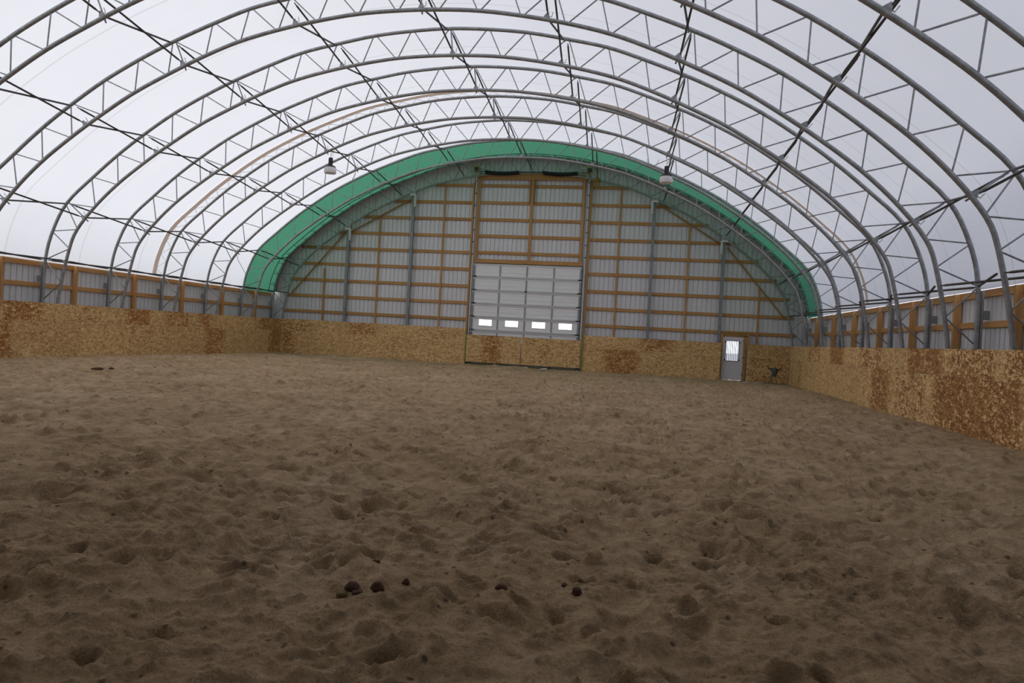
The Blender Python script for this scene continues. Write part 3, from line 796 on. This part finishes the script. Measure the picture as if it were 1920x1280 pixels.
# kick gates in front of the garage door
for a, b_, lab, st, px_ in ((-9.04, -6.24, 'left strand board gate with a dark stain, in front of the garage door', (1.3, .55, .85), .10),
                       (-6.20, -3.25, 'right strand board gate, mostly plain, in front of the garage door', (1.0, .7, .35), 2.86)):
    r = thing('kick_gate', lab, 'gate', (a, EY-.04, 0), 'kick gates')
    o = MB().box(0, b_-a, 0, .018, .13, 1.50).build('board', 'osb', r)
    o['st_c'], o['st_w'], o['st_s'] = [float(q) for q in st]; o['tone'] = 1.0
    MB().box(0, b_-a, .02, .06, .13, .20).box(0, b_-a, .02, .06, 1.42, 1.49).build('rail', 'wood', r)
    MB().box(px_-.07, px_-.02, .06, .11, -.06, 1.45).build('foot_post', 'dark_steel', r)
    MB().box(px_+.02, px_+.07, .06, .11, -.06, 1.45).build('foot_post', 'dark_steel', r)
tag(board('gate_stop', (-3.19, EY-.06, 0), (-3.19, EY-.06, 1.83), .055, .09, 'treated'), 'greenish treated timber upright right of the gate panels', 'timber post')
tag(board('gate_stop', (-9.085, EY-.03, 0), (-9.085, EY-.03, 1.85), .05, .07, 'treated'), 'greenish treated timber upright left of the gate panels', 'timber post')

# ------------------------------------------------------------------ lamps
def lamp(x, ztop_, lab):
    r = thing('high_bay_lamp', lab, 'lamp', (x, TY(3), ztop_-.66), 'high bay lamps')
    def lathe(name, prof, mat, n=24, fins=0):
        mb = MB()
        for rad, z in prof:
            for k in range(n):
                q = rad*(1-(.10 if fins and k % 2 else 0)); a = 2*math.pi*k/n; mb.v.append((q*math.cos(a), q*math.sin(a), z))
        for i in range(len(prof)-1):
            for k in range(n): mb.f.append((i*n+k, i*n+(k+1) % n, (i+1)*n+(k+1) % n, (i+1)*n+k)); mb.sm.append(not fins)
        mb.f.append(tuple(range(n))); mb.sm.append(False); mb.f.append(tuple((len(prof)-1)*n+k for k in range(n))); mb.sm.append(False)
        return mb.build(name, mat, r)
    lathe('shade', [(.17, -.004), (.22, .0), (.235, .02), (.24, .10), (.225, .20), (.20, .245)], 'shade')
    lathe('reflector_rim', [(.215, .245), (.21, .27), (.16, .30), (.09, .33)], 'black')
    lathe('heat_sink', [(.085, .32), (.085, .60), (.07, .62)], 'black', 28, 1)
    mb = MB(); mb.tube([(0, 0, .62), (.0, 0, .70), (.02, 0, .76)], .008, 5); mb.tube([(-.0, 0, .72), (.14, 0, .92)], .006, 4); mb.tube([(0, 0, .72), (-.03, 0, .92)], .006, 4)
    mb.tube([(.05, 0, .62), (.09, .02, .75), (.06, 0, .9)], .006, 4)
    mb.build('hanging_wire', 'dark_steel', r)
lamp(-12.79, 8.24, 'black high bay lamp with a white shade hanging on the left side of the roof')
lamp(.31, 8.06, 'black high bay lamp with a white shade hanging on the right side of the roof')

# ------------------------------------------------------------------ small hanging bits
def cord(pts, r_, lab, mat='dark_steel', name='hanging_cord'):
    P_ = [Vector(p) for p in pts]; o = MB().tube([p-P_[0] for p in P_], r_, 5).build(name, mat, None, P_[0]); return tag(o, lab, 'cord')
cord([(-18.53, 30.40, 4.56), (-18.46, 30.43, 4.28), (-18.9, 31.9, 3.75), (-19.85, TY(1)-.06, 3.52)], .011, 'thin dark cord hanging from the left shoulder of the roof to the next arch leg')
cord([(-13.0, TY(2)-.05, 8.30), (-13.05, TY(2)-.05, 8.14), (-13.13, TY(2)-.05, 7.98)], .016, 'short dark chain hanging from an arch right of the left lamp')
cord([(-.46, TY(2)-.05, 9.02), (-.42, TY(2)-.07, 8.82), (-.26, TY(2)-.08, 8.70), (-.08, TY(2)-.08, 8.78), (.02, TY(2)-.06, 9.0)], .010, 'thin grey cable looping down beside the right lamp', 'post')
# ------------------------------------------------------------------ roping dummy
r = thing('roping_dummy', 'dark steer head dummy with horns on splayed metal legs by the right corner', 'roping dummy', (5.66, 34.7, 0))
mb = MB(); prof = [(.80, .00, .03), (.76, .0, .10), (.68, .0, .135), (.58, -.02, .12), (.49, -.05, .085), (.41, -.07, .05), (.37, -.07, .02)]
n = 14
for z, y, rad in prof:
    for k in range(n):
        a = 2*math.pi*k/n; mb.v.append((rad*1.05*math.cos(a), y+rad*.8*math.sin(a), z-.03))
for i in range(len(prof)-1):
    for k in range(n): mb.f.append((i*n+k, i*n+(k+1) % n, (i+1)*n+(k+1) % n, (i+1)*n+k)); mb.sm.append(True)
mb.f.append(tuple(range(n))); mb.f.append(tuple((len(prof)-1)*n+k for k in range(n))); mb.sm += [False]*2
hd = mb.build('head', 'dummy', r)
for s in (-1, 1):
    MB().tube([(s*.06, 0, .70), (s*.15, 0, .675), (s*.24, -.02, .70), (s*.30, -.04, .78)], [.04, .034, .026, .01], 8).build('horn', 'black', hd)
    MB().tube([(s*.10, .03, .62), (s*.17, .05, .57)], [.03, .01], 6).build('ear', 'dummy', hd)
    MB().tube([(s*.07, .02, .50), (s*.47, -.10, .03)], .014, 6).build('leg', 'dark_steel', r)
    MB().tube([(s*.06, .04, .50), (s*.16, .28, .02)], .014, 6).build('leg', 'dark_steel', r)
MB().tube([(-.47, -.10, .05), (.47, -.10, .05)], .013, 6).build('cross_bar', 'dark_steel', r)
MB().tube([(0, .0, .60), (0, .45, .55), (0, .55, .02)], .014, 6).build('spine', 'dark_steel', r)

# ------------------------------------------------------------------ droppings, white patches
def blob(name, loc, rad, mat, seed, sq=(1, 1, .75)):
    bm = bmesh.new(); bmesh.ops.create_icosphere(bm, subdivisions=3, radius=1)
    rg = random.Random(seed); ph = [rg.uniform(0, 6) for _ in range(6)]
    for v in bm.verts:
        p = v.co.copy(); k = 1+.12*math.sin(3*p.x+ph[0])+.1*math.sin(4*p.y+ph[1])+.1*math.sin(5*p.z+ph[2])+.05*math.sin(11*p.x+ph[3])*math.sin(9*p.y+ph[4])
        v.co = Vector((p.x*sq[0], p.y*sq[1], p.z*sq[2]))*k*rad
    me = bpy.data.meshes.new(name); bm.to_mesh(me); bm.free(); me.materials.append(M[mat])
    for p in me.polygons: p.use_smooth = True
    o = put(name, me, None, loc); o.rotation_euler = (0, 0, rg.uniform(0, 6)); return o
D = [(-1.57, 3.93, .036, 'dung', 'dark dung ball at the left end of the foreground dung cluster'),
     (-1.60, 3.86, .030, 'dung2', 'ochre broken dung ball lying just in front of the leftmost dark dung ball'),
     (-1.52, 3.885, .026, 'dung', 'small reddish dung ball in the middle of the foreground dung cluster'),
     (-1.43, 3.955, .038, 'dung', 'dark round dung ball at the right end of the foreground dung cluster'),
     (-1.31, 4.10, .022, 'dung', 'small dark dung ball lying apart, up and right of the dung cluster'),
     (-1.58, 4.33, .022, 'dung2', 'small ochre dung ball lying behind the foreground dung cluster'),
     (-.76, 4.20, .030, 'dung', 'dark dung ball on the sand right of the foreground cluster'),
     (-.33, 4.32, .028, 'dung', 'dark dung ball farthest right of the foreground dung'),
     (-.42, 4.45, .018, 'dung', 'tiny dung ball beside the farthest right foreground dung ball'),
     (1.60, 2.98, .030, 'dung2', 'reddish dung ball in a hoof print at the lower right'),
     (-14.45, 17.3, .10, 'dung', 'dark dung heap on the far left sand near the left kick wall'),
     (-14.22, 17.55, .06, 'dung', 'smaller dark lump just right of the far left dung heap')]
for i, (x, y, rad, mt, lab) in enumerate(D):
    big = rad > .08
    tag(blob('horse_dropping', (x, y, Hs(x, y)+rad*(.25 if big else .25)), rad, mt, i, (1.5, 1, .45) if big else (1.15, 1, .85)), lab, 'dung', 'horse droppings on the sand')
for x, y, rx_, lab in ((-5.0, 36.0, .28, 'thin white patch on the sand below the right gate panel'), (-3.35, 35.95, .14, 'small white patch at the right foot of the gate panels'),
                       (4.62, 35.95, .16, 'small white patch at the right foot of the small door'), (-6.0, 36.05, .22, 'thin white patch on the sand below the middle of the gate panels')):
    tag(blob('white_patch', (x, y, Hs(x, y)+.012), rx_, 'patch_white', int(x*10) & 255, (1, .35, .10)), lab, 'patch_white', 'white patches on the sand')  # flattened white blobs at the foot of the gates and small door
